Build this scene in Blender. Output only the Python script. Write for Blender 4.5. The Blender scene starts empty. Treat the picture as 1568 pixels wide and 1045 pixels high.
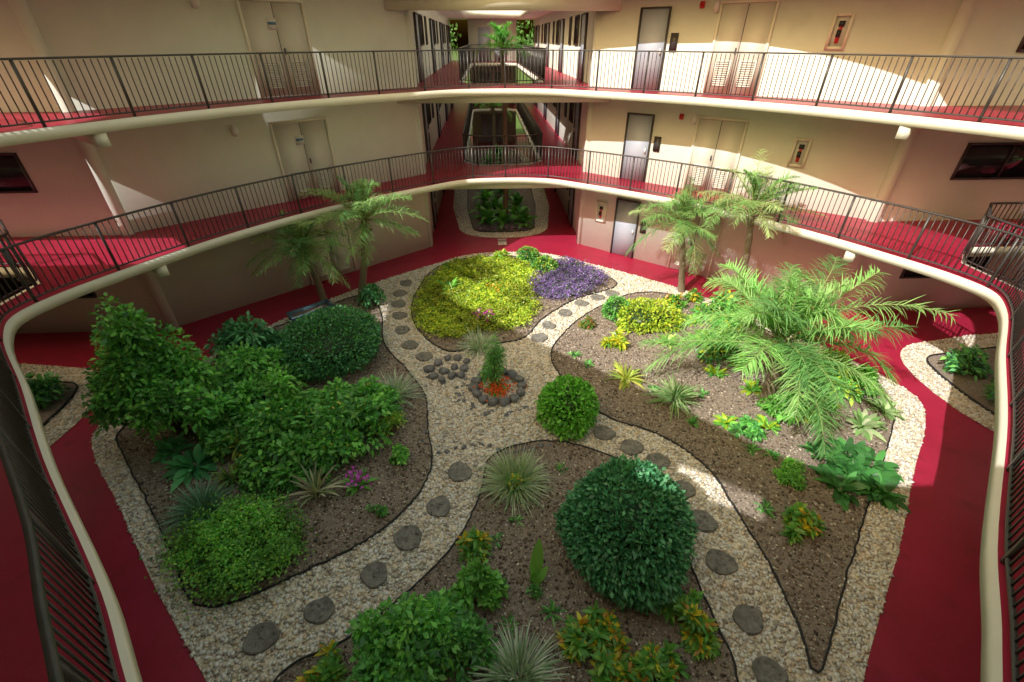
import bpy, math, numpy as np
from mathutils import Vector, geometry
rng=np.random.default_rng(11)
scene=bpy.context.scene
rad=math.radians
# ---------------------------------------------------------------- camera / site survey
CAM=np.array([-.66,-7.78,7.0]); PIT=rad(33.5); YAW=rad(3.0); FPX=697.0
Fv=np.array([math.sin(YAW)*math.cos(PIT),math.cos(YAW)*math.cos(PIT),-math.sin(PIT)])
Rv=np.array([math.cos(YAW),-math.sin(YAW),0.])
Uv=np.cross(Rv,Fv)
def ray(u,v): return Fv+Rv*(u-784)/FPX+Uv*(522.5-v)/FPX
def G(u,v,z=0.):
    d=ray(u,v); t=(z-CAM[2])/d[2]; p=CAM+d*t
    return np.array([p[0],p[1],z])
cd=bpy.data.cameras.new("camera"); cam=bpy.data.objects.new("camera",cd)
scene.collection.objects.link(cam); scene.camera=cam
cd.lens=16.0; cd.sensor_width=36; cd.clip_start=.05; cd.clip_end=2000
cam.location=CAM; cam.rotation_euler=(rad(90)-PIT,0,-YAW)
Z2,Z3=2.84,5.67
# ---------------------------------------------------------------- materials
def newmat(name):
    m=bpy.data.materials.new(name); m.use_nodes=True
    nt=m.node_tree; b=nt.nodes["Principled BSDF"]; return m,nt,b
def N(nt,t,**k):
    n=nt.nodes.new(t)
    for a,b in k.items(): setattr(n,a,b)
    return n
def coord(nt,scale=(1,1,1)):
    tc=N(nt,"ShaderNodeTexCoord"); mp=N(nt,"ShaderNodeMapping"); mp.inputs["Scale"].default_value=scale
    nt.links.new(tc.outputs["Object"],mp.inputs["Vector"]); return mp.outputs["Vector"]
def ramp(nt,src,stops):
    r=N(nt,"ShaderNodeValToRGB"); nt.links.new(src,r.inputs[0])
    e=r.color_ramp.elements
    e[0].position=stops[0][0]; e[0].color=(*stops[0][1],1)
    e[1].position=stops[-1][0]; e[1].color=(*stops[-1][1],1)
    for p,c in stops[1:-1]:
        x=e.new(p); x.color=(*c,1)
    return r.outputs[0]
def noisy(name,c1,c2,scale=3.,rough=.7,bump=.2,bscale=60.,bd=.01,metal=0.,detail=6,spots=None):
    m,nt,b=newmat(name); v=coord(nt)
    n=N(nt,"ShaderNodeTexNoise"); n.inputs["Scale"].default_value=scale; n.inputs["Detail"].default_value=detail
    n.inputs["Roughness"].default_value=.65
    nt.links.new(v,n.inputs["Vector"])
    c=ramp(nt,n.outputs["Fac"],[(.3,c1),(.7,c2)])
    if spots:
        n3=N(nt,"ShaderNodeTexNoise"); n3.inputs["Scale"].default_value=spots[1]; n3.inputs["Detail"].default_value=8
        nt.links.new(v,n3.inputs["Vector"])
        f=ramp(nt,n3.outputs["Fac"],[(spots[2],(0,0,0)),(spots[2]+.15,(1,1,1))])
        mx=N(nt,"ShaderNodeMix",data_type='RGBA'); mx.inputs[7].default_value=(*spots[0],1)
        nt.links.new(f,mx.inputs[0]); nt.links.new(c,mx.inputs[6]); c=mx.outputs[2]
    nt.links.new(c,b.inputs["Base Color"])
    b.inputs["Roughness"].default_value=rough; b.inputs["Metallic"].default_value=metal
    if bump>0:
        n2=N(nt,"ShaderNodeTexNoise"); n2.inputs["Scale"].default_value=bscale; n2.inputs["Detail"].default_value=5
        nt.links.new(v,n2.inputs["Vector"])
        bp=N(nt,"ShaderNodeBump"); bp.inputs["Strength"].default_value=bump; bp.inputs["Distance"].default_value=bd
        nt.links.new(n2.outputs["Fac"],bp.inputs["Height"]); nt.links.new(bp.outputs[0],b.inputs["Normal"])
    return m
M={}
M['wall']=noisy("stucco",(.75,.77,.71),(.81,.83,.77),1.2,.85,.35,90,.01,spots=((.70,.71,.65),.7,.62))
M['fascia']=noisy("cream_paint",(.82,.80,.70),(.87,.85,.76),2.,.7,.15,50)
M['ceil']=noisy("ceiling_paint",(.84,.85,.82),(.87,.88,.85),2.,.85,.2,70)
M['red']=noisy("red_floor_paint",(.31,.014,.045),(.40,.020,.064),.9,.40,.15,120,.004,spots=((.26,.014,.036),2.5,.58))
M['rail']=noisy("bronze_rail_paint",(.04,.038,.04),(.07,.066,.068),8,.35,0)
M['door']=noisy("door_paint",(.72,.71,.66),(.76,.75,.70),2,.55,.05,40)
M['bluedoor']=noisy("grey_blue_door_paint",(.46,.52,.66),(.51,.57,.71),2,.5,.05,40)
M['white']=noisy("white_paint",(.75,.75,.75),(.82,.82,.82),4,.4,0)
M['redp']=noisy("red_gloss",(.5,.02,.02),(.6,.03,.02),5,.3,0)
M['blue']=noisy("sign_blue",(.05,.2,.4),(.08,.25,.45),5,.4,0)
M['glass']=noisy("dark_glass",(.015,.02,.025),(.03,.035,.04),3,.08,0)
M['stone']=noisy("stepping_stone",(.13,.13,.12),(.32,.31,.29),9,.8,.6,45,.02,spots=((.08,.075,.07),14,.55))
M['rock']=noisy("dark_river_rock",(.09,.10,.12),(.26,.27,.30),7,.5,.4,30,.02)
M['edge']=noisy("black_edging",(.012,.013,.016),(.03,.03,.035),20,.5,0)
M['bluepl']=noisy("planter_plastic",(.06,.12,.18),(.08,.15,.22),5,.5,0)
M['grassland']=noisy("lawn",(.06,.12,.02),(.10,.18,.04),.4,.9,.5,20,.05)
def gravelmat():
    m,nt,b=newmat("pebble_gravel"); v=coord(nt)
    vo=N(nt,"ShaderNodeTexVoronoi"); vo.inputs["Scale"].default_value=20; nt.links.new(v,vo.inputs["Vector"])
    sp=N(nt,"ShaderNodeSeparateColor"); nt.links.new(vo.outputs["Color"],sp.inputs[0])
    c=ramp(nt,sp.outputs[0],[(0,(.46,.39,.31)),(.2,(.78,.70,.56)),(.45,(.86,.81,.71)),(.65,(.80,.66,.48)),(.8,(.89,.87,.82)),(1,(.9,.9,.88))])
    d=ramp(nt,vo.outputs["Distance"],[(.45,(1,1,1)),(.85,(.5,.45,.4))])
    mx=N(nt,"ShaderNodeMix",data_type='RGBA',blend_type='MULTIPLY'); mx.inputs[0].default_value=1
    nt.links.new(c,mx.inputs[6]); nt.links.new(d,mx.inputs[7]); nt.links.new(mx.outputs[2],b.inputs["Base Color"])
    inv=N(nt,"ShaderNodeMath",operation='SUBTRACT'); inv.inputs[0].default_value=1; nt.links.new(vo.outputs["Distance"],inv.inputs[1])
    bp=N(nt,"ShaderNodeBump"); bp.inputs["Strength"].default_value=.4; bp.inputs["Distance"].default_value=.02
    nt.links.new(inv.outputs[0],bp.inputs["Height"]); nt.links.new(bp.outputs[0],b.inputs["Normal"])
    b.inputs["Roughness"].default_value=.6; return m
M['gravel']=gravelmat()
M['mulch']=noisy("mulch",(.16,.125,.10),(.40,.335,.285),22,.95,.7,45,.04,spots=((.55,.49,.43),60,.58))
def attrmat(name,rough,transl):
    m,nt,b=newmat(name)
    a=N(nt,"ShaderNodeAttribute",attribute_name="Col")
    nt.links.new(a.outputs["Color"],b.inputs["Base Color"]); b.inputs["Roughness"].default_value=rough
    b.inputs["Specular IOR Level"].default_value=.5
    if transl>0:
        t=N(nt,"ShaderNodeBsdfTranslucent")
        mm=N(nt,"ShaderNodeMix",data_type='RGBA',blend_type='MULTIPLY'); mm.inputs[0].default_value=1
        mm.inputs[7].default_value=(1.4,1.5,.7,1); nt.links.new(a.outputs["Color"],mm.inputs[6])
        nt.links.new(mm.outputs[2],t.inputs[0])
        x=N(nt,"ShaderNodeMixShader"); x.inputs[0].default_value=transl
        nt.links.new(b.outputs[0],x.inputs[1]); nt.links.new(t.outputs[0],x.inputs[2])
        nt.links.new(x.outputs[0],nt.nodes["Material Output"].inputs[0])
    return m
M['leaf']=attrmat("foliage",.38,.22)
M['peb']=attrmat("pebbles",.55,0)
M['chip']=attrmat("bark_chips",.9,0)

# ---------------------------------------------------------------- mesh builder
class MB:
    def __init__(s): s.V=[];s.Q=[];s.T=[];s.C=[];s.n=0
    def add(s,V,Q=None,T=None,C=None):
        V=np.asarray(V,float).reshape(-1,3)
        if Q is not None and len(Q): s.Q.append(np.asarray(Q,int).reshape(-1,4)+s.n)
        if T is not None and len(T): s.T.append(np.asarray(T,int).reshape(-1,3)+s.n)
        if C is None: C=(1,1,1)
        C=np.asarray(C,float)
        if C.ndim==1: C=np.tile(C,(len(V),1))
        s.V.append(V); s.C.append(C); s.n+=len(V)
    def box(s,c,ex,ey,ez,C=None):
        c=np.array(c,float);ex=np.array(ex,float);ey=np.array(ey,float);ez=np.array(ez,float)
        V=[c+a*ex+b*ey+d*ez for d in(-1,1) for b in(-1,1) for a in(-1,1)]
        s.add(V,[(0,2,3,1),(4,5,7,6),(0,1,5,4),(2,6,7,3),(0,4,6,2),(1,3,7,5)],C=C)
    def build(s,name,mat,parent=None,smooth=False):
        me=bpy.data.meshes.new(name)
        V=np.concatenate(s.V); C=np.concatenate(s.C)
        Q=np.concatenate(s.Q) if s.Q else np.zeros((0,4),int)
        T=np.concatenate(s.T) if s.T else np.zeros((0,3),int)
        me.vertices.add(len(V)); me.vertices.foreach_set("co",V.ravel())
        nl=Q.size+T.size; me.loops.add(nl)
        me.loops.foreach_set("vertex_index",np.concatenate([Q.ravel(),T.ravel()]).astype(np.int32))
        me.polygons.add(len(Q)+len(T))
        st=np.concatenate([np.arange(len(Q))*4,Q.size+np.arange(len(T))*3]).astype(np.int32)
        me.polygons.foreach_set("loop_start",st)
        if smooth: me.polygons.foreach_set("use_smooth",np.ones(len(st),bool))
        me.update(calc_edges=True)
        at=me.color_attributes.new("Col",'FLOAT_COLOR','POINT')
        at.data.foreach_set("color",np.concatenate([C,np.ones((len(C),1))],1).ravel())
        me.materials.append(mat)
        o=bpy.data.objects.new(name,me); scene.collection.objects.link(o)
        if parent: o.parent=parent
        return o
def empty(name):
    e=bpy.data.objects.new(name,None); scene.collection.objects.link(e); return e
def unit(a): 
    a=np.asarray(a,float); return a/(np.linalg.norm(a,axis=-1,keepdims=True)+1e-9)
def cat(pts,n=6,closed=True):
    P=np.array([p[:2] for p in pts],float); m=len(P); out=[]
    for i in range(m):
        p0,p1,p2,p3=P[(i-1)%m],P[i],P[(i+1)%m],P[(i+2)%m]
        d01=np.linalg.norm(p1-p0)**.5;d12=np.linalg.norm(p2-p1)**.5;d23=np.linalg.norm(p3-p2)**.5
        m1=(p1-p0)/d01-(p2-p0)/(d01+d12)+(p2-p1)/d12
        m2=(p2-p1)/d12-(p3-p1)/(d12+d23)+(p3-p2)/d23
        m1*=d12;m2*=d12
        for k in range(n):
            t=k/n
            out.append((2*t**3-3*t*t+1)*p1+(t**3-2*t*t+t)*m1+(-2*t**3+3*t*t)*p2+(t**3-t*t)*m2)
    return np.array(out)
def resamp(P,step):
    Q=np.vstack([P,P[:1]]); L=np.r_[0,np.cumsum(np.linalg.norm(np.diff(Q,axis=0),axis=1))]
    n=max(4,int(L[-1]/step)); s=np.arange(n)*L[-1]/n
    return np.c_[np.interp(s,L,Q[:,0]),np.interp(s,L,Q[:,1])]
def area(P):
    x,y=P[:,0],P[:,1]; return .5*np.sum(x*np.roll(y,-1)-np.roll(x,-1)*y)
def offset(P,d):
    t=unit(np.roll(P,-1,0)-np.roll(P,1,0)); n=np.c_[t[:,1],-t[:,0]]*np.sign(area(P))
    return P+n*(d if np.isscalar(d) else d[:,None])
def inpoly(X,Y,P):
    r=np.zeros(len(X),bool); m=len(P); j=m-1
    for i in range(m):
        xi,yi=P[i];xj,yj=P[j]
        if yi!=yj:
            c=((yi>Y)!=(yj>Y))&(X<(xj-xi)*(Y-yi)/(yj-yi)+xi); r^=c
        j=i
    return r
def tess(loops):
    tr=geometry.tessellate_polygon([[Vector((p[0],p[1],0)) for p in l] for l in loops])
    allp=np.concatenate([np.asarray(l)[:,:2] for l in loops]); T=[]
    for a,b,c in tr:
        A,B,Cc=allp[a],allp[b],allp[c]
        s=(B[0]-A[0])*(Cc[1]-A[1])-(B[1]-A[1])*(Cc[0]-A[0])
        if abs(s)<1e-9: continue
        T.append((a,b,c) if s>0 else (a,c,b))
    return allp,np.array(T)
def sheet(name,loops,z,mat,parent=None):
    p,T=tess(loops); mb=MB(); mb.add(np.c_[p,np.full(len(p),z)],T=T); return mb.build(name,mat,parent)
def prism(name,loops,z0,z1,mat,parent=None):
    p,T=tess(loops); n=len(p); mb=MB()
    V=np.r_[np.c_[p,np.full(n,z1)],np.c_[p,np.full(n,z0)]]
    Q=[];o=0
    for k,l in enumerate(loops):
        m=len(l); 
        for i in range(m): 
            a=o+i;b=o+(i+1)%m
            Q.append((a,a+n,b+n,b))
        o+=m
    mb.add(V,Q=Q,T=np.r_[T,T[:,::-1]+n]); 
    ob=mb.build(name,mat,parent); 
    import bmesh
    bm=bmesh.new(); bm.from_mesh(ob.data); bmesh.ops.recalc_face_normals(bm,faces=bm.faces); bm.to_mesh(ob.data); bm.free()
    return ob
def sweep(mb,P,z,hw,hh,closed=True):
    t=unit(np.roll(P,-1,0)-np.roll(P,1,0)) if closed else unit(np.gradient(P,axis=0)); n=np.c_[t[:,1],-t[:,0]]; m=len(P)
    V=[]
    for a,b in((-1,-1),(1,-1),(1,1),(-1,1)): V.append(np.c_[P+n*hw*a,np.full(m,z+hh*b)])
    V=np.stack(V,1).reshape(-1,3); i=np.arange(m if closed else m-1); j=(i+1)%m; Q=[]
    for k in range(4):
        l=(k+1)%4; Q.append(np.c_[i*4+k,j*4+k,j*4+l,i*4+l])
    mb.add(V,Q=np.concatenate(Q))
def tube(mb,pts,r,col,ns=7):
    pts=np.asarray(pts,float); m=len(pts); r=np.broadcast_to(r,(m,)); t=unit(np.gradient(pts,axis=0))
    ref=np.array([.3,.9,.1]); s=unit(np.cross(t,ref)); u=np.cross(t,s); V=[]
    for k in range(ns):
        a=2*math.pi*k/ns; V.append(pts+(s*math.cos(a)+u*math.sin(a))*r[:,None])
    V=np.stack(V,1).reshape(-1,3); i=np.arange(m-1); Q=[]
    for k in range(ns):
        l=(k+1)%ns; Q.append(np.c_[i*ns+k,i*ns+l,(i+1)*ns+l,(i+1)*ns+k])
    mb.add(V,Q=np.concatenate(Q),C=col)

# ---------------------------------------------------------------- plan
half=[(1.5,8.95),(2.8,8.1),(4.3,6.95),(5.75,5.65),(7.3,3.8),(8.5,1.85),(9.15,.5),(9.25,-.2),(8.85,-.87),(7.4,-2.3),(6.0,-3.72),(4.2,-5.4),(3.4,-6.25),(1.6,-7.9)]
OUT=cat([(0,9.15)]+half+[(0,-8.35)]+[(-a,b) for a,b in half[::-1]],6)
wgt=np.clip((-OUT[:,1]-.5)/2.5,0,1)*np.clip((OUT[:,0]-.3)/2.,0,1)
ROOFOUT=offset(OUT,1.75*wgt+.001)  # unseen near-right eave cut back to let more sky light into the garden
def cham(x0,x1,y0,y1,c=.5): return np.array([(x0+c,y0),(x1-c,y0),(x1,y0+c),(x1,y1-c),(x1-c,y1),(x0+c,y1),(x0,y1-c),(x0,y0+c)])
OPEN=[cham(-1.5,1.5,11.3,29),cham(9.95,22,-1.9,1.9,.8),cham(-22,-9.95,-1.9,1.9,.8),cham(-1.5,1.5,-22,-11.3)]
ROPEN=[cham(-1.9,1.9,10.6,31),cham(10.4,24,-2.6,2.6),cham(-24,-10.6,-1.9,1.9),cham(-1.5,1.5,-22,-11.3)]
SUN_PATCH_HOLE=[np.array([(-4.0,-7.1),(-2.6,-8.1),(-3.0,-9.1),(-4.5,-8.1)])]  # added hole in the unseen near roof, throws a sun patch on the path
FOOT=np.array([(-31,-31),(31,-31),(31,33.5),(-31,33.5)],float)
bld=empty("apartment_building")
for k,z in enumerate((Z2,Z3)):
    prism(f"floor_slab_{k+2}",[FOOT,OUT]+OPEN,z-.2,z,M['fascia'],bld)
    sheet(f"walkway_floor_{k+2}",[FOOT,offset(OUT,.045)]+[offset(o,.1) for o in OPEN],z+.004,M['red'],bld)
    mb=MB()
    for sx in(-1,1):
        for sy in(-1,1):
            c0=np.array([10.*sx,3.9*sy]); e=np.array([8.25*sx,2.35*sy]) if sy>0 else np.array([8.0*sx,-1.95])
            d=unit(e-c0); L=np.linalg.norm(e-c0)
            mb.box([*(c0+e)/2,z-.33],[*(d*L/2),0],[-d[1]*.1,d[0]*.1,0],[0,0,.128])
    for b in(9.5,-9.5): mb.box([0,b,z-.32],[3.6,0,0],[0,.12,0],[0,0,.118])
    mb.build(f"beams_{k+2}",M['fascia'],bld)
prism("roof_slab",[FOOT,ROOFOUT]+ROPEN+SUN_PATCH_HOLE,8.25,8.8,M['ceil'],bld)
mb=MB()
for b in(9.5,-9.5): mb.box([0,b,8.0],[3.6,0,0],[0,.15,0],[0,0,.248])
mb.build("roof_beams",M['fascia'],bld)
for i,(sx,sy) in enumerate([(1,1),(-1,1),(1,-1),(-1,-1)]):
    yy=33.3 if sy>0 else 30.8
    prism(f"wall_block_{i}",[np.array([(3.1*sx,9.8*sy),(10*sx,3.9*sy),(30.8*sx,3.9*sy),(30.8*sx,yy*sy),(3.1*sx,yy*sy)])],-.05,8.4,M['wall'],bld)
mb=MB()
for sx in(-1,1):
    for sy in(-1,1):
        e=unit(np.array([6.9*sx,-5.9*sy])); n=np.array([-.65*sx,-.76*sy])
        c=np.array([10.*sx,3.9*sy])-e*.13+n*.03
        mb.box([*c,4.15],[*(e*.13),0],[*(n*.11),0],[0,0,4.2])
        c=np.array([3.1*sx,9.8*sy])+np.array([0,.25*sy])
        mb.box([c[0]-.02*sx,c[1],4.15],[.12,0,0],[0,.2,0],[0,0,4.2])
mb.build("pilasters",M['wall'],bld)
mb=MB(); mb.box([0,32.6,4.1],[1.75,0,0],[0,.4,0],[0,0,4.14]); mb.build("lobby_wall",M['wall'],bld)
mb=MB()
for z in(0,Z2,Z3): 
    mb.box([-.6,32.18,z+1.05],[.45,0,0],[0,.02,0],[0,0,1.04]); mb.box([.6,32.18,z+1.05],[.45,0,0],[0,.02,0],[0,0,1.04])
mb.build("lobby_doors",M['bluedoor'],bld)

class W:
    def __init__(s,o,e,n): s.o=np.array([*o,0.]);s.e=np.array([*unit(e),0.]);s.n=np.array([*unit(n),0.])
    def s_at(s,u,v):
        d=ray(u,v); t=((s.o-CAM)@s.n)/(d@s.n); return float((CAM+d*t-s.o)@s.e)
    def box(s,mb,s0,s1,z0,z1,d0,d1):
        c=s.o+s.e*(s0+s1)/2+s.n*(d0+d1)/2+np.array([0,0,(z0+z1)/2])
        mb.box(c,s.e*(s1-s0)/2,s.n*(d1-d0)/2,[0,0,(z1-z0)/2])
WR=W((3.1,9.8),(6.9,-5.9),(-5.9,-6.9)); WL=W((-3.1,9.8),(-6.9,-5.9),(5.9,-6.9))
CR=W((3.1,9.8),(0,1),(-1,0)); CL=W((-3.1,9.8),(0,1),(1,0))
SR=W((10,3.9),(1,0),(0,-1)); SL=W((-10,3.9),(-1,0),(0,-1))
def louver(mb,w,s0,s1,z0,z1):
    w.box(mb,s0,s0+.03,z0,z1,.045,.075); w.box(mb,s1-.03,s1,z0,z1,.045,.075)
    n=int((z1-z0)/.05)
    for i in range(n):
        z=z0+(i+.5)*(z1-z0)/n
        c=w.o+w.e*(s0+s1)/2+w.n*.058+np.array([0,0,z]); mb.box(c,w.e*((s1-s0)/2-.03),w.n*.014+np.array([0,0,-.014]),w.n*.002+np.array([0,0,.004]))
def double_door(w,s0,s1,z,name):
    e=empty(name); e.parent=bld
    f=MB(); w.box(f,s0-.07,s0,z,z+2.15,0,.07);w.box(f,s1,s1+.07,z,z+2.15,0,.07);w.box(f,s0-.07,s1+.07,z+2.15,z+2.22,0,.07)
    f.build("frame",M['fascia'],e)
    d=MB(); m=(s0+s1)/2
    w.box(d,s0+.01,m-.012,z+.02,z+2.14,0,.045); w.box(d,m+.012,s1-.01,z+.02,z+2.14,0,.045)
    louver(d,w,s0+.12,m-.12,z+.2,z+.85); louver(d,w,m+.12,s1-.12,z+.2,z+.85)
    d.build("leaves",M['door'],e)
    k=MB(); w.box(k,m-.09,m-.06,z+1.0,z+1.14,.045,.09); w.box(k,m-.018,m+.018,z+.02,z+2.13,.0,.02)
    k.build("handle",M['rail'],e)
def plain_door(w,s0,s1,z,name,mat):
    e=empty(name); e.parent=bld
    f=MB(); w.box(f,s0-.05,s0,z,z+2.1,0,.09);w.box(f,s1,s1+.03,z,z+2.1,0,.09);w.box(f,s0-.05,s1+.03,z+2.1,z+2.14,0,.09); f.build("frame",M['rail'],e)
    d=MB(); w.box(d,s0+.005,s1-.005,z+.02,z+2.095,0,.05); d.build("panel",mat,e)
    k=MB(); w.box(k,s1-.12,s1-.07,z+.95,z+1.1,.05,.1); k.build("handle",M['white'],e)
def window(w,s0,s1,z0,z1,name):
    e=empty(name); e.parent=bld
    g=MB(); w.box(g,s0,s1,z0,z1,0,.02); g.build("glass",M['glass'],e)
    f=MB(); w.box(f,s0-.05,s0,z0-.05,z1+.05,0,.05);w.box(f,s1,s1+.05,z0-.05,z1+.05,0,.05);w.box(f,s0,s1,z1,z1+.05,0,.05);w.box(f,s0,s1,z0-.05,z0,0,.05)
    m=(s0+s1)/2; w.box(f,m-.02,m+.02,z0,z1,.02,.045); f.build("frame",M['rail'],e)
def sconce(w,s,z):
    mb=MB(); w.box(mb,s-.07,s+.07,z-.12,z+.12,0,.03)
    c=w.o+w.e*s+w.n*.03+np.array([0,0,z]); V=[];Q=[]
    for i in range(7):
        a=-math.pi/2+math.pi*i/6
        for k in range(9):
            b=math.pi*k/8; V.append(c+np.array([0,0,1])*math.sin(a)*.15+(w.e*math.cos(b)*.09+w.n*math.sin(b)*.12)*math.cos(a))
    for i in range(6):
        for k in range(8): Q.append((i*9+k,i*9+k+1,(i+1)*9+k+1,(i+1)*9+k))
    mb.add(V,Q=Q); mb.build("wall_lamp",M['white'],None)
def cabinet(w,s,z):
    e=empty("fire_extinguisher_cabinet")
    f=MB(); s0,s1,z0,z1=s-.15,s+.15,z-.31,z+.31
    w.box(f,s0-.07,s0,z0-.07,z1+.07,0,.07);w.box(f,s1,s1+.07,z0-.07,z1+.07,0,.07);w.box(f,s0,s1,z1,z1+.07,0,.07);w.box(f,s0,s1,z0-.07,z0,0,.07); f.build("frame",M['fascia'],e)
    g=MB(); w.box(g,s0,s1,z0,z1,0,.012); g.build("back_panel",M['white'],e)
    r=MB(); c=w.o+w.e*s+w.n*.05+np.array([0,0,z]); tube(r,[c+[0,0,-.25],c+[0,0,-.24],c+[0,0,.04],c+[0,0,.09],c+[0,0,.12]],[.01,.045,.045,.03,.015],(1,1,1),10); r.build("extinguisher",M['redp'],e)
    b=MB(); w.box(b,s-.06,s+.07,z+.10,z+.22,.03,.07); w.box(b,s-.05,s+.05,z-.12,z+.04,.10,.104); b.build("valve",M['glass'],e)
def alarm(w,s,z):
    mb=MB(); w.box(mb,s-.06,s+.06,z-.08,z+.08,0,.05); c=w.o+w.e*s+w.n*.05+np.array([0,0,z]); tube(mb,[c,c+w.n*.03,c+w.n*.05],[.07,.06,.02],(1,1,1),12); mb.build("fire_alarm",M['redp'])
sL0,sL1=sorted((WL.s_at(340,70),WL.s_at(472,70))); sR0,sR1=sorted((WR.s_at(1103,60),WR.s_at(1160,60)))
sB=WR.s_at(978,70)
sC=WR.s_at(1288,42); sA=WR.s_at(1076,8); sS=WR.s_at(1098,12); sSL=WL.s_at(298,5)
for k,z in enumerate((0,Z2,Z3)):
    double_door(WL,sL0,sL0+1.55,z,"utility_door"); double_door(WR,sR0-.1,sR0+1.25,z,"utility_door")
    plain_door(WR,sB,sB+.85,z,"apartment_door",M['bluedoor'])
    cabinet(WR,sC if k else .75,z+1.5); 
    m_=MB(); WR.box(m_,sB+1.0,sB+1.22,z+1.05,z+1.5,0,.05); m_.build("notice_board",M['rail'])
    alarm(WR,sA,z+2.15); sconce(WR,sS,z+2.1); sconce(WL,sSL,z+2.1)
    m_=MB(); WL.box(m_,sL0+.75,sL0+1.0,z+1.55,z+1.8,.05,.055); m_.build("door_notice",M['white'])
    m_=MB(); WL.box(m_,sL0+.77,sL0+.98,z+1.66,z+1.72,.056,.059); m_.build("notice_print",M['blue'],bld)
    for w in(CR,CL):
        for b in(2.2,7.8,13.4,19.):
            plain_door(w,b,b+.9,z,"corridor_door",M['bluedoor']); window(w,b+1.7,b+2.5,z+1.2,z+2.1,"corridor_window")
            window(w,b+3.5,b+3.9,z+1.2,z+2.1,"corridor_window")
    for w in(SR,SL):
        window(w,1.5,3.9,z+1.15,z+1.95,"side_window"); plain_door(w,5.4,6.3,z,"side_door",M['bluedoor'])

def railing(P,z,name,step=.118,post=13):
    mb=MB(); Q=resamp(P,step); T=unit(np.roll(Q,-1,0)-np.roll(Q,1,0))
    for i,(p,t) in enumerate(zip(Q,T)):
        n=(-t[1],t[0])
        if i%post==0: mb.box([*p,z+.53],[t[0]*.022,t[1]*.022,0],[n[0]*.022,n[1]*.022,0],[0,0,.525])
        else: mb.box([*p,z+.56],[t[0]*.008,t[1]*.008,0],[n[0]*.008,n[1]*.008,0],[0,0,.47])
    R=resamp(P,.1); sweep(mb,R,z+1.06,.026,.018); sweep(mb,R,z+.09,.018,.014)
    return mb.build(name,M['rail'])
for z in(Z2,Z3):
    railing(offset(OUT,.08),z,"courtyard_railing")
    for o in OPEN[:3]: railing(offset(o,.08),z,"opening_railing")
e=empty("globe_lamp"); p=G(122,848,2.62); p[0]+=.02
mb=MB(); V=[];Q=[]
for i in range(9):
    a=-math.pi/2+math.pi*i/8
    for k in range(12): b=2*math.pi*k/12; V.append([p[0]+.065*math.cos(a)*math.cos(b),p[1]+.065*math.cos(a)*math.sin(b),p[2]+.065*math.sin(a)])
for i in range(8):
    for k in range(12): Q.append((i*12+k,i*12+(k+1)%12,(i+1)*12+(k+1)%12,(i+1)*12+k))
mb.add(V,Q=Q); mb.build("globe",M['white'],e,True)
mb=MB(); tube(mb,[p,p+[-.08,-.08,.0],p+[-.16,-.16,.06]],.02,(1,1,1),8); mb.build("arm",M['fascia'],e)

# ---------------------------------------------------------------- ground
sheet("ground",[np.array([(-400,-400),(400,-400),(400,400),(-400,400)])],-.03,M['grassland'])
sheet("red_walkway",[np.array([(-33,-33),(33,-33),(33,36),(-33,36)])],0,M['red'])
GV=offset(OUT,-.02)
beds={}
def gl(L): return [G(u,v)[:2] for u,v in L]
def LC(x,y):
    c,s=math.cos(YAW),math.sin(YAW); return np.array([CAM[0]+c*x+s*y,CAM[1]-s*x+c*y])
beds['A']=cat(gl([(583,480),(590,530),(625,570),(652,610),(655,660),(662,705),(640,760),(575,820),(460,880),(312,932),(265,850),(225,765),(190,700),(182,665),(215,640),(290,585),(360,530),(430,500),(500,470),(565,452)]),5)
beds['B']=cat(gl([(668,412),(640,445),(630,480),(648,515),(690,540),(740,530),(800,520),(830,490),(880,460),(945,437),(900,412),(850,400),(768,394),(705,399)]),5)
beds['C']=cat(gl([(975,450),(905,478),(865,510),(843,545),(870,590),(930,640),(1010,668),(1080,715),(1130,790),(1185,880),(1225,970),(1248,1035),(1290,900),(1325,785),(1362,670),(1365,620),(1320,588),(1230,535),(1120,485),(1030,453)]),5)
bd=gl([(752,702),(735,760),(700,830),(640,895),(540,975),(420,1045)])+[LC(-1.8,1.4),LC(.3,.4),LC(2.0,1.6)]+gl([(1130,1045),(1092,950),(1062,880),(1045,830),(1020,760),(950,708),(885,684),(820,678)])
beds['D']=cat(bd,5)
sheet("gravel_paths",[GV],.012,M['gravel'])
edg=MB()
for k,b in beds.items():
    sheet("mulch_bed",[b],.03,M['mulch']); R=resamp(b,.12); R=R+rng.normal(0,.008,R.shape); sweep(edg,R,.033,.012,.022)
ISL=[]
for o in [cham(-1.5,1.5,11.3,29),cham(10.4,22,-1.6,1.6),cham(-22,-10.4,-1.6,1.6)]:
    g=cat(offset(o,.45),4); i=cat(offset(o,-.15),4); ISL.append((g,i))
    sheet("gravel_border",[g],.012,M['gravel']); sheet("mulch_bed",[i],.03,M['mulch']); sweep(edg,resamp(i,.15),.035,.014,.03)
edg.build("garden_edging",M['edge'])
stones=[(622,435),(613,451),(611,467),(612,485),(616,507),(628,530),(650,548),(937,451),(915,457),(890,466),(865,481),(840,500),(826,519),
(704,725),(672,778),(625,826),(574,882),(490,937),(401,979),(925,665),(967,687),(1007,708),(1046,752),(1075,800),(1103,863),(1145,950),(1178,1035)]
SP=[]
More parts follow.
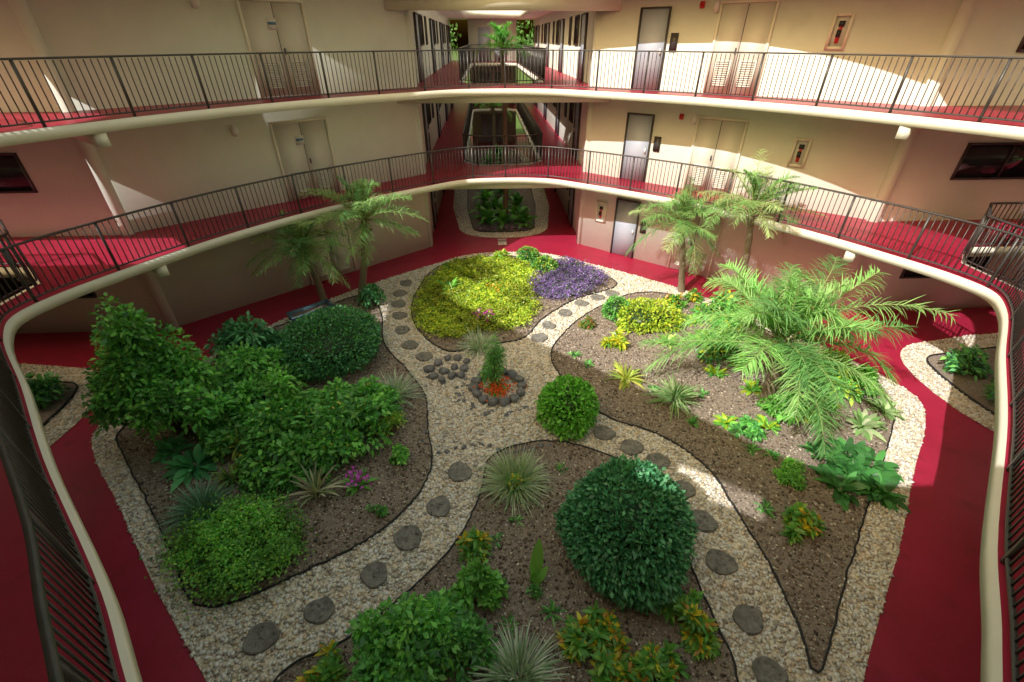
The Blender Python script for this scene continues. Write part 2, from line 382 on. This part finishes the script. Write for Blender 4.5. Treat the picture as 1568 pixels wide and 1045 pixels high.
for u,v in stones:
    p=G(u,v); SP.append(p[:2]); mb=MB(); r=.195+rng.random()*.03; n=22; ph=rng.random(3)*6
    rings=[(1.,.01),(1.,.05),(.93,.065),(.88,.058),(.5,.06),(.02,.062)]; V=[];Q=[]
    sq=1+.12*rng.random(); 
    for f,z in rings:
        for k in range(n):
            a=2*math.pi*k/n; w=1+.06*math.sin(2*a+ph[0])+.04*math.sin(3*a+ph[1])+.03*math.sin(5*a+ph[2])
            V.append([p[0]+r*f*w*math.cos(a)*sq,p[1]+r*f*w*math.sin(a),z+.006*math.sin(3*a+ph[1])])
    for i in range(len(rings)-1):
        for k in range(n): Q.append((i*n+k,i*n+(k+1)%n,(i+1)*n+(k+1)%n,(i+1)*n+k))
    mb.add(V,Q=Q); mb.build("stepping_stone",M['stone'])
SP=np.array(SP)
def scatter(polyin,holes,dens,bb):
    n=int((bb[1]-bb[0])*(bb[3]-bb[2])*dens); X=rng.uniform(bb[0],bb[1],n);Y=rng.uniform(bb[2],bb[3],n)
    k=inpoly(X,Y,polyin)
    for h in holes: k&=~inpoly(X,Y,h)
    return X[k],Y[k]
def pebbles(name,X,Y,s0,s1,z,pal,mat,flat=.6):
    n=len(X); base=np.array([(1,0,0),(0,1,0),(-1,0,0),(0,-1,0),(0,0,1),(0,0,-1)],float)
    T=np.array([(0,1,4),(1,2,4),(2,3,4),(3,0,4),(1,0,5),(2,1,5),(3,2,5),(0,3,5)])
    s=rng.uniform(s0,s1,n); a=rng.uniform(0,6.3,n); el=rng.uniform(.6,1.3,n)
    V=base[None]*np.stack([s*el,s,s*flat*rng.uniform(.7,1.2,n)],1)[:,None]
    ti=rng.normal(0,.35,(n,1)); x,y,zz=V[...,0],V[...,1],V[...,2]
    x2=x*np.cos(ti)-zz*np.sin(ti); z2=x*np.sin(ti)+zz*np.cos(ti)
    c,sn=np.cos(a)[:,None],np.sin(a)[:,None]
    V=np.stack([x2*c-y*sn+X[:,None],x2*sn+y*c+Y[:,None],z2+z+s[:,None]*.3],2)
    pal=np.array(pal); C=np.clip(pal[rng.integers(0,len(pal),n)]*rng.uniform(.75,1.2,(n,1)),0,.9)
    mb=MB(); mb.add(V.reshape(-1,3),T=(T[None]+np.arange(n)[:,None,None]*6).reshape(-1,3),C=np.repeat(C,6,0))
    return mb.build(name,mat,None,True)
X,Y=scatter(GV,list(beds.values()),400,(-9.4,9.4,-8.4,9.3))
k=np.ones(len(X),bool)
for s in SP: k&=(X-s[0])**2+(Y-s[1])**2>.05
PP=[(.88,.85,.78),(.84,.76,.62),(.9,.9,.88),(.6,.53,.45),(.82,.66,.48),(.87,.81,.7),(.46,.43,.4),(.9,.9,.9),(.89,.87,.83)]
pebbles("river_pebbles",X[k],Y[k],.02,.045,.012,PP,M['peb'],.45)
PX=[];PY=[]
for g,i in ISL[:3]:
    x,y=scatter(g,[i],300,(g[:,0].min(),g[:,0].max(),g[:,1].min(),g[:,1].max())); PX.append(x);PY.append(y)
pebbles("border_pebbles",np.concatenate(PX),np.concatenate(PY),.02,.04,.012,PP,M['peb'],.5)
PX=[];PY=[]
for g in beds.values():
    x,y=scatter(g,[],360,(g[:,0].min(),g[:,0].max(),g[:,1].min(),g[:,1].max())); PX.append(x);PY.append(y)
pebbles("bark_chips",np.concatenate(PX),np.concatenate(PY),.010,.034,.03,[(.18,.13,.10),(.35,.28,.23),(.46,.39,.33),(.09,.07,.055),(.7,.64,.56),(.27,.19,.135),(.23,.175,.13)],M['chip'],.25)
def rock(mb,c,r,flat=.6):
    n1,n2=7,10; ph=rng.random(6)*6; V=[];Q=[]; rot=rng.random()*3; el=rng.uniform(.7,1.)
    for i in range(n1+1):
        a=-math.pi/2+math.pi*i/n1
        for k in range(n2):
            b=2*math.pi*k/n2; w=1+.12*math.sin(2*b+ph[0]+a)+.08*math.sin(3*b+ph[1])+.08*math.sin(3*a+ph[2])
            x=math.cos(a)*math.cos(b)*r*w; y=math.cos(a)*math.sin(b)*r*w*el
            V.append([c[0]+x*math.cos(rot)-y*math.sin(rot),c[1]+x*math.sin(rot)+y*math.cos(rot),c[2]+math.sin(a)*r*flat*w])
    for i in range(n1):
        for k in range(n2): Q.append((i*n2+k,i*n2+(k+1)%n2,(i+1)*n2+(k+1)%n2,(i+1)*n2+k))
    mb.add(V,Q=Q)
mb=MB(); c0=G(763,596)
for k in range(14):
    a=2*math.pi*k/14; rock(mb,c0+[.57*math.cos(a),.57*math.sin(a),.09],rng.uniform(.115,.155),.7)
mb.build("rock_ring",M['rock'],None,True)
mb=MB(); 
for (u,v) in [(658,569),(671,559),(686,552),(701,551),(715,556),(664,580),(680,572),(696,566),(711,568),(692,579),(677,586),(706,577)]: rock(mb,G(u,v)+[0,0,.07],rng.uniform(.10,.15),.75)
mb.build("rock_pile",M['rock'],None,True)
mb=MB()
for i in range(26):
    a=rng.uniform(2.6,5.6); r_=rng.uniform(.75,1.05); rock(mb,c0+[r_*math.cos(a),r_*math.sin(a),.025],rng.uniform(.03,.065),.5)
for u in range(672,860,13): rock(mb,G(u,689+6*math.sin(u*.05)+rng.normal(0,2))+[0,0,.03],rng.uniform(.045,.07),.5)
for v in range(565,690,14): rock(mb,G(651+4*math.sin(v*.1),v)+[0,0,.03],rng.uniform(.03,.055),.5)
mb.build("small_rocks",M['rock'],None,True)

# ---------------------------------------------------------------- plants
def cols(pal,n,j=.25):
    pal=np.array(pal,float); return np.clip(pal[rng.integers(0,len(pal),n)]*rng.uniform(1-j,1+j,(n,1)),0,.85)
def blades(mb,P,D,L,Wd,droop,C,n=2,prof=None,upr=.5,zs=None):
    P=np.asarray(P,float);m=len(P); D=unit(D); L=np.broadcast_to(L,(m,));Wd=np.broadcast_to(Wd,(m,));droop=np.broadcast_to(droop,(m,))
    if prof is None: prof=[.2,1.,.05] if n==2 else list(np.sin(np.linspace(.12,.985,n+1)*math.pi)**.7)
    up=np.array([0,0,1.])+rng.normal(0,upr,(m,3)); S=unit(np.cross(D,up)); V=[]
    for k in range(n+1):
        t=k/n; c=P+D*(L*t)[:,None]; c[:,2]-=droop*L*t*t
        w=(Wd*prof[k]/2)[:,None]; V+= [c-S*w,c+S*w]
    V=np.stack(V,1).reshape(-1,3); b=np.arange(m)*2*(n+1); Q=[]
    for k in range(n): Q.append(np.c_[b+2*k,b+2*k+1,b+2*k+3,b+2*k+2])
    mb.add(V,Q=np.concatenate(Q),C=np.repeat(np.asarray(C),2*(n+1),0))
def rdir(n,zmin=-1):
    z=rng.uniform(zmin,1,n);a=rng.uniform(0,2*math.pi,n);s=np.sqrt(1-z*z); return np.c_[s*np.cos(a),s*np.sin(a),z]
MID=[(.11,.38,.09),(.16,.49,.12),(.08,.28,.08),(.22,.57,.13)]
BRI=[(.19,.55,.09),(.28,.65,.13),(.14,.43,.09)]
DRK=[(.07,.26,.11),(.11,.36,.16),(.15,.44,.20),(.05,.20,.09)]
LIM=[(.50,.62,.05),(.38,.56,.05),(.60,.68,.07),(.26,.45,.06)]
GRY=[(.48,.60,.50),(.62,.72,.62),(.32,.48,.36),(.72,.78,.7)]
PUR=[(.28,.18,.54),(.36,.25,.62),(.20,.13,.40),(.12,.20,.10)]
CRO=[(.80,.66,.04),(.66,.60,.05),(.14,.40,.07),(.1,.32,.06),(.26,.48,.08),(.55,.28,.05)]
BRN=(.2,.15,.10)
def dome(name,u,v,r,h,n,ls,pal,rx=1.,jit=.6,wf=.55,lump=.05):
    B=G(u,v); mb=MB(); d=rdir(n,-.45); ph=rng.random(6)*6
    w=1+lump*(np.sin(4*d[:,0]+ph[0])+np.sin(5*d[:,1]+ph[1])+np.sin(5*d[:,2]+ph[2])+.6*np.sin(11*d[:,0]+ph[3])*np.sin(10*d[:,1]+ph[4]))+rng.normal(0,.03,n)
    sh=rng.random(n)**.5*.22+.8; c=B+[0,0,h*.42]
    P=c+d*np.array([r*rx,r,h*.58])*(w*sh)[:,None]; k=P[:,2]>.03; P=P[k];d=d[k]; m=len(P)
    D=unit(d+rng.normal(0,jit,(m,3))+[0,0,.25]); L=ls*rng.uniform(.7,1.3,m)
    blades(mb,P,D,L,L*wf,.25,cols(pal,m,.4),2,upr=.8)
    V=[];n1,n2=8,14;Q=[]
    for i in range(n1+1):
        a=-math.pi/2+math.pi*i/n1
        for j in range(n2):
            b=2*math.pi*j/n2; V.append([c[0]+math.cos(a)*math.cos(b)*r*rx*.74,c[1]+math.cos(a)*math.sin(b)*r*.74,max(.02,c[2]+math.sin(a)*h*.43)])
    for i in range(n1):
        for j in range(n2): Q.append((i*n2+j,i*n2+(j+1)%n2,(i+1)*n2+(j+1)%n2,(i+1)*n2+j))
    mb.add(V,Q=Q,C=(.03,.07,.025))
    for a in rng.uniform(0,6.28,5): tube(mb,[B+[.05*math.cos(a),.05*math.sin(a),0],B+[.3*r*math.cos(a),.3*r*math.sin(a),h*.3]],[.02,.015],BRN,5)
    return mb.build(name,M['leaf'])
def shrub(name,u,v,r,h,n,ls,pal,K=14,rx=1.,wf=.55,cr=.33,zlo=.25,extra=None,B=None,taper=0.):
    B=G(u,v) if B is None else B; mb=MB(); d=rdir(K,-.1); rr=rng.uniform(.35,.85,K)
    sc=np.array([r*rx,r,h*(1-zlo)])*np.ones((K,1)); sc[:,:2]*=(1-taper*np.clip(d[:,2:3],0,1))
    cc=B+[0,0,h*zlo]+d*sc*rr[:,None]; cc[0]=B+[0,0,h*.85]
    cw=rng.uniform(.6,1.3,K)
    for i in range(K):
        mid=(B+cc[i])/2+[0,0,h*.08]; tube(mb,[B+rng.normal(0,.05,3)*[1,1,0],mid,cc[i]],[.022,.015,.008],BRN,5)
    id_=rng.integers(0,K,n); dd=rdir(n,-.5); s=rng.random(n)**.4
    P=cc[id_]+dd*(s*cw[id_])[:,None]*np.array([cr*r,cr*r,cr*h*.8]); k=P[:,2]>.04; P=P[k];dd=dd[k];id_=id_[k]; m=len(P)
    D=unit(dd*.8+rng.normal(0,.5,(m,3))+[0,0,.15]); L=ls*rng.uniform(.6,1.35,m)
    C=cols(pal,m,.35)*(rng.uniform(.7,1.3,K)[id_])[:,None]
    blades(mb,P,D,L,L*wf,.35,C,2,upr=.6)
    if extra:
        m=extra[1]; i=rng.integers(0,len(P),m); blades(mb,P[i]+rng.normal(0,.02,(m,3))+[0,0,.06],rdir(m,0),extra[2],extra[2]*.9,0,cols([extra[0]],m,.2))
    return mb.build(name,M['leaf'])
def rosette(name,u,v,L,n,wd,pal,el=(15,80),droop=.5,seg=4,z0=.03,B=None,sp=.06,stalk=0,extra=None):
    B=G(u,v) if B is None else B; mb=MB(); a=rng.uniform(0,6.28,n); e=np.radians(rng.uniform(el[0],el[1],n))
    D=np.c_[np.cos(e)*np.cos(a),np.cos(e)*np.sin(a),np.sin(e)]; P=B+np.c_[np.cos(a)*sp*rng.random(n),np.sin(a)*sp*rng.random(n),np.full(n,z0)+stalk*rng.random(n)]
    blades(mb,P,D,L*rng.uniform(.65,1.15,n),wd*rng.uniform(.8,1.2,n),droop*rng.uniform(.6,1.3,n),cols(pal,n,.3),seg,upr=.2)
    if stalk: tube(mb,[B,B+[0,0,stalk]],[.035,.025],BRN,6)
    if extra:
        m=extra[1]; blades(mb,B+rng.normal(0,extra[3],(m,3))*[1,1,.3]+[0,0,L*.6],rdir(m,0),extra[2],extra[2]*.8,0,cols([extra[0]],m,.2))
    return mb.build(name,M['leaf'])
def tuft(name,u,v,r,h,n,pal,w=.016):
    B=G(u,v); mb=MB(); a=rng.uniform(0,6.28,n); e=np.radians(90*rng.random(n)**.7*.95+3)
    D=np.c_[np.cos(e)*np.cos(a),np.cos(e)*np.sin(a),np.sin(e)]; q=rng.random(n)**.5*.16
    L=r*np.cos(e)+h*1.25*np.sin(e); P=B+np.c_[np.cos(a)*q,np.sin(a)*q,np.full(n,.02)]
    blades(mb,P,D,L*rng.uniform(.6,1.1,n),w,.45*rng.uniform(.4,1.4,n),cols(pal,n,.3),4,upr=.3)
    return mb.build(name,M['leaf'])
def croton(name,u,v,r,h,n=16,pal=CRO,L=.2,wd=.055):
    B=G(u,v); mb=MB(); d=rdir(n,.05); tips=B+d*np.array([r*.75,r*.75,h*.75])*rng.uniform(.5,1,(n,1))
    for t in tips:
        tube(mb,[B,(B+t)/2+[0,0,.05],t],[.018,.013,.008],BRN,5); m=34
        a=rng.uniform(0,6.28,m); e=np.radians(rng.uniform(-5,75,m)); D=np.c_[np.cos(e)*np.cos(a),np.cos(e)*np.sin(a),np.sin(e)]
        yel=rng.random()<.6
        blades(mb,t+[0,0,-.08]+rng.random((m,1))*[0,0,.14],D,L*rng.uniform(.6,1.1,m),wd,.3,cols(pal if yel else pal[2:5],m),3,upr=.3)
    return mb.build(name,M['leaf'])
def cover(name,poly,dens,ls,pal,h=.16,wf=.7,hump=.12):
    P2=cat(gl(poly),4); mb=MB()
    x,y=scatter(P2,[],dens,(P2[:,0].min(),P2[:,0].max(),P2[:,1].min(),P2[:,1].max())); n=len(x)
    x=x+rng.normal(0,.11,n);y=y+rng.normal(0,.11,n)
    hm=.5+.5*np.sin(x*3.1+1)*np.sin(y*2.7)+.35*np.sin(x*7.3+y*2)*np.sin(y*6.1-x)
    z=.04+h*rng.random(n)**.6+hump*np.clip(hm,0,1.5)+.05*np.sin(x*11)*np.sin(y*10)
    pat=.85+.3*(np.sin(x*2.3+.5)*np.sin(y*1.9+1)+.5*np.sin(x*7)*np.cos(y*6))
    D=rdir(n,.0); blades(mb,np.c_[x,y,np.maximum(z,.03)],D,ls*rng.uniform(.7,1.3,n),ls*wf,.3,cols(pal,n,.4)*np.clip(pat,.5,1.2)[:,None],2,upr=.6)
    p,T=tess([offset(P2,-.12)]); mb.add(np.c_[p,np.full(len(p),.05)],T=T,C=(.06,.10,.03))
    return mb.build(name,M['leaf'])
PALM=[(.18,.38,.12),(.27,.47,.17),(.12,.29,.10),(.40,.54,.24)]
def palm(name,B,top,nf,fl,pal,ll=.42,dro=(.3,.85),el=(-15,85),tr=.09,lw=.018,nl=44,fib=True):
    mb=MB(); B=np.array(B);top=np.array(top); m=14; pts=[];rr=[]
    for i in range(m):
        t=i/(m-1); p=B+(top-B)*t; p=p+np.array([.08*math.sin(t*2.5),0,0])*1; pts.append(p); rr.append(tr*(1.25-.4*t+(.12 if i%2 else 0)))
    tube(mb,pts,rr,(.28,.22,.16),9); top=pts[-1]
    if fib:
        n=110; a=rng.uniform(0,6.28,n); hh=rng.uniform(-.6,.1,n); blades(mb,top+np.c_[np.cos(a)*.07,np.sin(a)*.07,hh],np.c_[np.cos(a),np.sin(a),np.full(n,.8)],.16,.04,.3,cols([(.3,.22,.13)],n),2)
    for f in range(nf):
        a=2*math.pi*(f*.381966)+rng.normal(0,.2); t=(f+.5)/nf; e=math.radians(el[0]+(el[1]-el[0])*t+rng.normal(0,8))
        D=np.array([math.cos(e)*math.cos(a),math.cos(e)*math.sin(a),math.sin(e)]); L=fl*rng.uniform(.75,1.15)*(1-.15*max(0,t-.7)/.3); dr=rng.uniform(*dro)
        tw=rng.normal(0,.18); side=np.array([-math.sin(a),math.cos(a),0])*tw
        s=np.linspace(0,1,14); sag=s**2.3; R=top+D*(L*(s-.18*sag))[:,None]+side*(L*s*s)[:,None]; R[:,2]-=dr*L*.6*sag
        tube(mb,R,np.linspace(.015,.004,14),(.38,.46,.18),4)
        q=np.linspace(.14,1,nl); Pq=np.stack([np.interp(q,s,R[:,j]) for j in range(3)],1); T=unit(np.gradient(Pq,axis=0))
        S=unit(np.cross(T,[0,0,1.])); U=np.cross(S,T); lp=np.sin(np.clip(q,.08,1)*math.pi*.84+.28)*.9+.14
        fc=cols(pal,1,.2)[0]; vee=rng.uniform(.2,.7)
        for sg in(-1,1):
            DD=unit(S*sg*1.+T*.8+U*vee+rng.normal(0,.22,(nl,3))); blades(mb,Pq,DD,ll*lp*rng.uniform(.75,1.2,nl),lw,rng.uniform(.1,.7,nl),np.tile(fc,(nl,1))*rng.uniform(.75,1.3,(nl,1)),3,prof=[.6,1,.7,.08],upr=.15)
    return mb.build(name,M['leaf'])
def top_at(B,u,v):
    h=np.array([math.sin(YAW),math.cos(YAW),0]); d=ray(u,v); t=((B-CAM)@h)/(d@h); return CAM+d*t
for (bu,bv,cu,cv,nf,fl) in [(552,462,555,335,34,1.9),(498,466,460,380,32,1.75),(1043,447,1040,340,34,1.8),(1128,468,1150,315,32,2.0)]:
    B=G(bu,bv); palm("date_palm",B,top_at(B,cu,cv),nf,fl,PALM,.38,dro=(.15,.75))
B=G(1170,620); palm("pygmy_date_palm",B,top_at(B,1190,525),44,2.75,[(.18,.42,.11),(.25,.52,.15),(.13,.32,.10),(.30,.54,.18)],.55,(.15,.75),(-5,88),.12,.021,62)
palm("corridor_palm",[.1,12.6,0],[.0,12.5,6.75],26,1.3,BRI,.34,tr=.09,el=(0,88))
palm("corridor_palm",[-.3,20,0],[-.3,20,4.0],22,1.4,BRI,.34,tr=.09,el=(0,88))

shrub("tall_leafy_shrub",285,665,1.15,2.95,9500,.12,BRI+MID,36,cr=.26,zlo=.36,taper=.35)
shrub("flowering_shrub",440,690,1.35,1.15,5600,.13,MID+BRI,30,1.1,zlo=.3,cr=.27,extra=((.8,.7,.08),110,.05))
shrub("flowering_shrub",530,655,1.25,1.2,5000,.13,MID+BRI,28,1.,zlo=.3,cr=.27,extra=((.8,.7,.08),110,.05))
shrub("flowering_shrub",400,610,1.2,1.3,4200,.12,MID+BRI,24,cr=.28)
shrub("leafy_shrub",360,670,.8,1.1,2200,.12,MID+BRI,14,cr=.3)
shrub("leafy_shrub",215,600,.8,1.7,2400,.11,BRI+MID,14)
dome("clipped_shrub",510,548,1.28,1.15,9000,.085,DRK+MID[:1],1.,lump=.035)
shrub("broadleaf_shrub",400,560,.95,1.2,1900,.2,DRK,12,wf=.35)
shrub("fern_shrub",372,545,.7,1.,1200,.15,DRK,10,wf=.3)
rosette("hosta_plant",300,715,.6,54,.13,[(.08,.33,.13),(.12,.44,.16)],(10,75),.5,sp=.18)
rosette("hosta_plant",265,690,.45,36,.11,[(.08,.33,.13),(.12,.44,.16)],(10,75),.5,sp=.15)
rosette("yellow_dracaena",375,695,.6,50,.05,[(.5,.55,.12),(.25,.42,.12)],(20,85),.4,stalk=.3)
rosette("bromeliad",355,735,.5,40,.05,[(.35,.47,.14),(.18,.35,.1)],(20,85),.4)
shrub("low_shrub",430,755,.35,.35,600,.08,MID,8); shrub("low_shrub",500,720,.35,.4,600,.09,MID+BRI,8)
tuft("mondo_grass",312,785,.5,.45,420,[(.16,.34,.22),(.22,.44,.30)])
cover("green_groundcover",[(340,790),(420,785),(468,820),(455,870),(400,905),(330,925),(285,890),(268,840)],3000,.055,BRI+[(.36,.70,.1)],.24,hump=.18)
rosette("striped_dracaena",487,762,.75,44,.04,[(.6,.6,.42),(.42,.4,.3),(.28,.38,.2)],(30,88),.35,stalk=.15)
rosette("purple_flower_plant",550,745,.38,44,.06,BRI,(15,75),.4,extra=((.65,.1,.7),60,.07,.13))
shrub("small_shrub",617,712,.25,.42,500,.08,BRI,7)
shrub("lime_shrub",600,665,.42,.5,1100,.06,LIM+BRI,9)
tuft("grey_grass",604,610,.55,.55,520,GRY)
tuft("grey_grass",733,535,.5,.45,420,GRY)
shrub("hedge_plant",575,470,.5,.7,900,.1,DRK,9)
shrub("green_shrub",455,660,.5,1.5,900,.13,BRI,8)
shrub("low_shrub",400,745,.3,.3,400,.07,MID,7); shrub("low_shrub",580,790,.22,.25,260,.05,MID,6)
rosette("marigold_bed",762,600,.28,90,.03,BRI,(10,80),.4,extra=((.9,.14,.03),170,.08,.2))
shrub("young_conifer",758,592,.42,1.35,2600,.085,MID,24,wf=.2,cr=.35,taper=.6)
dome("bright_round_shrub",867,648,.6,1.05,3400,.10,[(.18,.56,.07),(.14,.46,.06),(.25,.64,.1)],lump=.05)
tuft("liriope_grass",787,745,.5,.62,900,[(.50,.60,.43),(.36,.52,.3),(.62,.70,.54)])
shrub("liriope_base",787,752,.3,.4,700,.07,MID+CRO[:1],9)
dome("large_clipped_shrub",952,842,.97,1.55,13500,.085,[(.07,.28,.13),(.10,.37,.17),(.16,.46,.22),(.05,.21,.10)],1.,lump=.045)
for a in [(925,975,.42,.6),(1040,955,.46,.65),(1000,1030,.45,.5),(495,1035,.36,.45),(727,845,.3,.42),(1225,812,.48,.5),(935,1040,.38,.4),(885,985,.32,.45),(1070,980,.25,.35)]: croton("croton_shrub",*a)
croton("croton_shrub",940,530,.45,.4,12,LIM+CRO[:3],.26,.05)
croton("red_croton",899,500,.28,.38,9,[(.45,.14,.08),(.35,.34,.08),(.12,.28,.06),(.12,.3,.06),(.2,.2,.06)],.18,.05)
shrub("leafy_shrub",640,1010,.85,1.2,4400,.1,BRI+MID,24)
shrub("leafy_shrub",735,905,.4,.6,1200,.1,BRI,10)
shrub("leafy_shrub",715,1000,.45,.7,1200,.1,MID,10)
tuft("spider_plant",795,1040,.5,.4,480,[(.56,.68,.54),(.74,.8,.72),(.34,.52,.34)],.02)
mb=MB(); B=G(820,892); m=5
blades(mb,B+np.c_[rng.normal(0,.03,m),rng.normal(0,.03,m),np.zeros(m)],[(.1,.3,1),(-.2,.3,.9),(.3,.1,.9),(.05,-.1,1),(-.1,.4,.9)],[.8,.5,.5,.4,.45],[.2,.13,.12,.12,.12],[.05,.1,.2,.1,.1],cols([(.28,.62,.13)],m,.15),6,upr=.02); mb.build("broad_leaf_plant",M['leaf'])
rosette("small_fern",845,940,.2,24,.03,MID,(15,75),.4); shrub("small_shrub",815,915,.15,.2,160,.05,MID,5)
for (u,v) in [(760,830),(790,800),(700,935),(860,720),(780,960)]: rosette("small_fern",u,v,.16,20,.025,MID,(15,75),.4)
rosette("yellow_dracaena",958,582,.58,60,.06,[(.62,.62,.14),(.45,.55,.1),(.3,.46,.08)],(5,80),.45)
rosette("spiky_dracaena",1030,620,.75,170,.03,[(.26,.42,.18),(.17,.34,.12),(.36,.46,.24)],(10,88),.4,stalk=.25)
dome("green_shrub",943,485,.42,.6,1500,.07,MID+BRI)
dome("lime_shrub",990,495,.75,.55,3000,.09,LIM,1.2,lump=.09)
rosette("variegated_plant",1022,527,.42,50,.08,[(.42,.56,.16),(.2,.4,.08)],(5,75),.4)
croton("croton_shrub",1030,470,.45,.6,12); croton("croton_shrub",1062,460,.4,.5,10)
shrub("broadleaf_shrub",1100,500,.8,.95,1500,.18,MID+LIM[:1],12,wf=.4)
shrub("broadleaf_shrub",1100,545,.6,.7,1000,.16,MID+LIM[:1],10,wf=.4)
shrub("leafy_shrub",1260,585,.8,.8,1700,.14,BRI+LIM[:2],12)
shrub("leafy_shrub",1310,598,.42,.6,1100,.1,BRI,9)
shrub("leafy_shrub",1200,640,.55,.6,900,.13,BRI,8)
shrub("leafy_shrub",1140,665,.35,.4,420,.12,MID,7)
for (u,v,L) in [(1075,520,.4),(1130,560,.42),(1230,640,.38),(1175,655,.35),(1095,575,.35),(1060,495,.4),(1150,600,.4),(1110,650,.3),(1265,620,.4)]: rosette("bromeliad",u,v,L,36,.08,LIM[:2]+BRI,(8,78),.4)
for (u,v) in [(1075,605),(1060,650),(1150,690),(1180,700),(1000,600),(900,560),(880,545),(1240,690),(1170,780)]: rosette("small_fern",u,v,.2,30,.03,MID,(15,75),.4)
rosette("variegated_plant",1320,655,.52,50,.11,[(.42,.56,.30),(.22,.42,.14),(.55,.62,.42)],(5,75),.4)
rosette("variegated_plant",1352,630,.45,44,.1,[(.42,.56,.30),(.22,.42,.14)],(5,75),.4)
HO=[(.06,.23,.06),(.09,.32,.08),(.05,.18,.05)]
for (u,v,L,n) in [(1310,730,.66,54),(1262,705,.55,44),(1345,755,.55,44),(1300,700,.5,36),(1285,750,.55,40),(1335,715,.5,34)]: rosette("large_hosta",u,v,L,n,.13,HO,(5,75),.5,seg=5,sp=.18)
shrub("fluffy_shrub",1210,735,.38,.45,1700,.05,BRI,9)
cover("lime_groundcover",[(668,425),(645,450),(635,485),(655,512),(700,522),(745,510),(790,505),(820,480),(815,450),(822,420),(790,403),(740,400),(700,405)],1700,.07,LIM,.12,hump=.07)
cover("purple_groundcover",[(822,420),(815,450),(850,462),(900,452),(925,430),(900,412),(860,402)],1900,.06,PUR,.13,hump=.07)
dome("green_shrub",833,415,.45,.5,1300,.08,LIM[1:]+MID); dome("green_shrub",808,398,.4,.45,900,.08,MID+LIM[:1])
croton("croton_shrub",685,415,.4,.4,9); croton("croton_shrub",770,398,.4,.5,9,BRI+LIM,.3,.05)
rosette("lime_fern",690,445,.7,60,.08,BRI,(5,70),.5); rosette("purple_flower_plant",742,492,.35,36,.05,MID,(15,75),.4,extra=((.6,.05,.5),70,.07,.16))
rosette("marigold_bed",760,450,.4,30,.05,LIM,(15,75),.4,extra=((.85,.4,.03),30,.06,.15))
rosette("lime_fern",720,425,.5,40,.06,LIM,(5,80),.4)
for (x,y) in [(-.7,12.2),(.6,12.6),(-.2,13.6),(.8,14.6),(-.8,15.2),(.2,16.5),(-.5,18),(.6,19.5),(0,12.1),(.9,12.0),(-.9,13.4),(.2,21.5),(-.5,23.5),(.5,25.5),(0,27)]:
    rosette("broadleaf_plant",0,0,.8,40,.2,BRI+MID,(15,80),.4,B=np.array([x,y,.03]),stalk=.4)
mb=MB(); n=1500; blades(mb,np.c_[rng.uniform(-1.1,1.1,n),rng.uniform(11.45,12.0,n),rng.uniform(.05,.2,n)],rdir(n,0),.08,.06,.2,cols([(.4,.2,.5),(.5,.3,.55),(.1,.25,.08)],n)); mb.build("purple_groundcover",M['leaf'])
for sx in(-1,1):
    for (x,y) in [(11.2,-.6),(11.1,.7),(12.2,0.),(13.2,-.8),(13.4,.8),(14.6,0),(16,.6),(16,-.6),(17.5,0)]:
        shrub("leafy_shrub",0,0,.65,.7,700,.13,DRK+MID,9,B=np.array([x*sx,y,.03]))
mb=MB(); n=9000
for i in range(26):
    c=np.array([rng.uniform(-26,26),rng.uniform(48,62),rng.uniform(2.5,8.)]); 
    m=n//26; d=rdir(m); blades(mb,c+d*rng.uniform(1.,3.2,(m,1))*[1,1,.8],rdir(m),.5,.3,.2,cols([(.10,.24,.06),(.16,.32,.09)],m))
    tube(mb,[[c[0],c[1],0],c],[.25,.1],BRN,6)
mb.build("distant_trees",M['leaf'])
e=empty("planter_trough"); c=G(480,490)+[0,0,.2]; a=rad(40); ex=np.array([math.cos(a),math.sin(a),0]);ey=np.array([-math.sin(a),math.cos(a),0])
mb=MB()
for sg in(-1,1):
    mb.box(c+ey*.2*sg,ex*.6,ey*.02,[0,0,.18]); mb.box(c+ex*.58*sg,ex*.02,ey*.18,[0,0,.18]); mb.box(c+ey*.215*sg+[0,0,.17],ex*.63,ey*.03,[0,0,.02]); mb.box(c+ex*.6*sg+[0,0,.168],ex*.03,ey*.18,[0,0,.02])
mb.build("box",M['bluepl'],e); mb=MB(); mb.box(c+[0,0,.05],ex*.56,ey*.18,[0,0,.05]); mb.build("soil",M['mulch'],e)
mb=MB(); p=G(769,371); 
for i in range(9): mb.box([p[0]-.16+i*.04,p[1],.012],[.012,0,0],[0,.3,0],[0,0,.008])
mb.box([p[0],p[1]-.3,.013],[.19,0,0],[0,.02,0],[0,0,.01]); mb.box([p[0],p[1]+.3,.013],[.19,0,0],[0,.02,0],[0,0,.01]); mb.build("drain_grate",M['white'])

# ---------------------------------------------------------------- light
w=bpy.data.worlds.new("World"); scene.world=w; w.use_nodes=True; nt=w.node_tree
sk=nt.nodes.new("ShaderNodeTexSky"); sk.sky_type='NISHITA'; sk.sun_disc=False
EL=rad(43.5); dx,dy=.78,.626; AZ=math.atan2(-dx,-dy)
sk.sun_elevation=EL; sk.sun_rotation=AZ%(2*math.pi); sk.air_density=4.5; sk.dust_density=8; sk.ozone_density=0
bg=nt.nodes["Background"]; nt.links.new(sk.outputs[0],bg.inputs[0]); bg.inputs[1].default_value=.15
sd=bpy.data.lights.new("sun",'SUN'); sd.energy=5.0; sd.angle=rad(.53); sd.color=(1,.95,.87)
so=bpy.data.objects.new("sun",sd); scene.collection.objects.link(so)
dv=Vector((math.cos(EL)*dx,math.cos(EL)*dy,-math.sin(EL))); so.rotation_euler=dv.to_track_quat('-Z','Y').to_euler()
scene.view_settings.view_transform='Standard'; scene.view_settings.look='None'; scene.view_settings.exposure=0
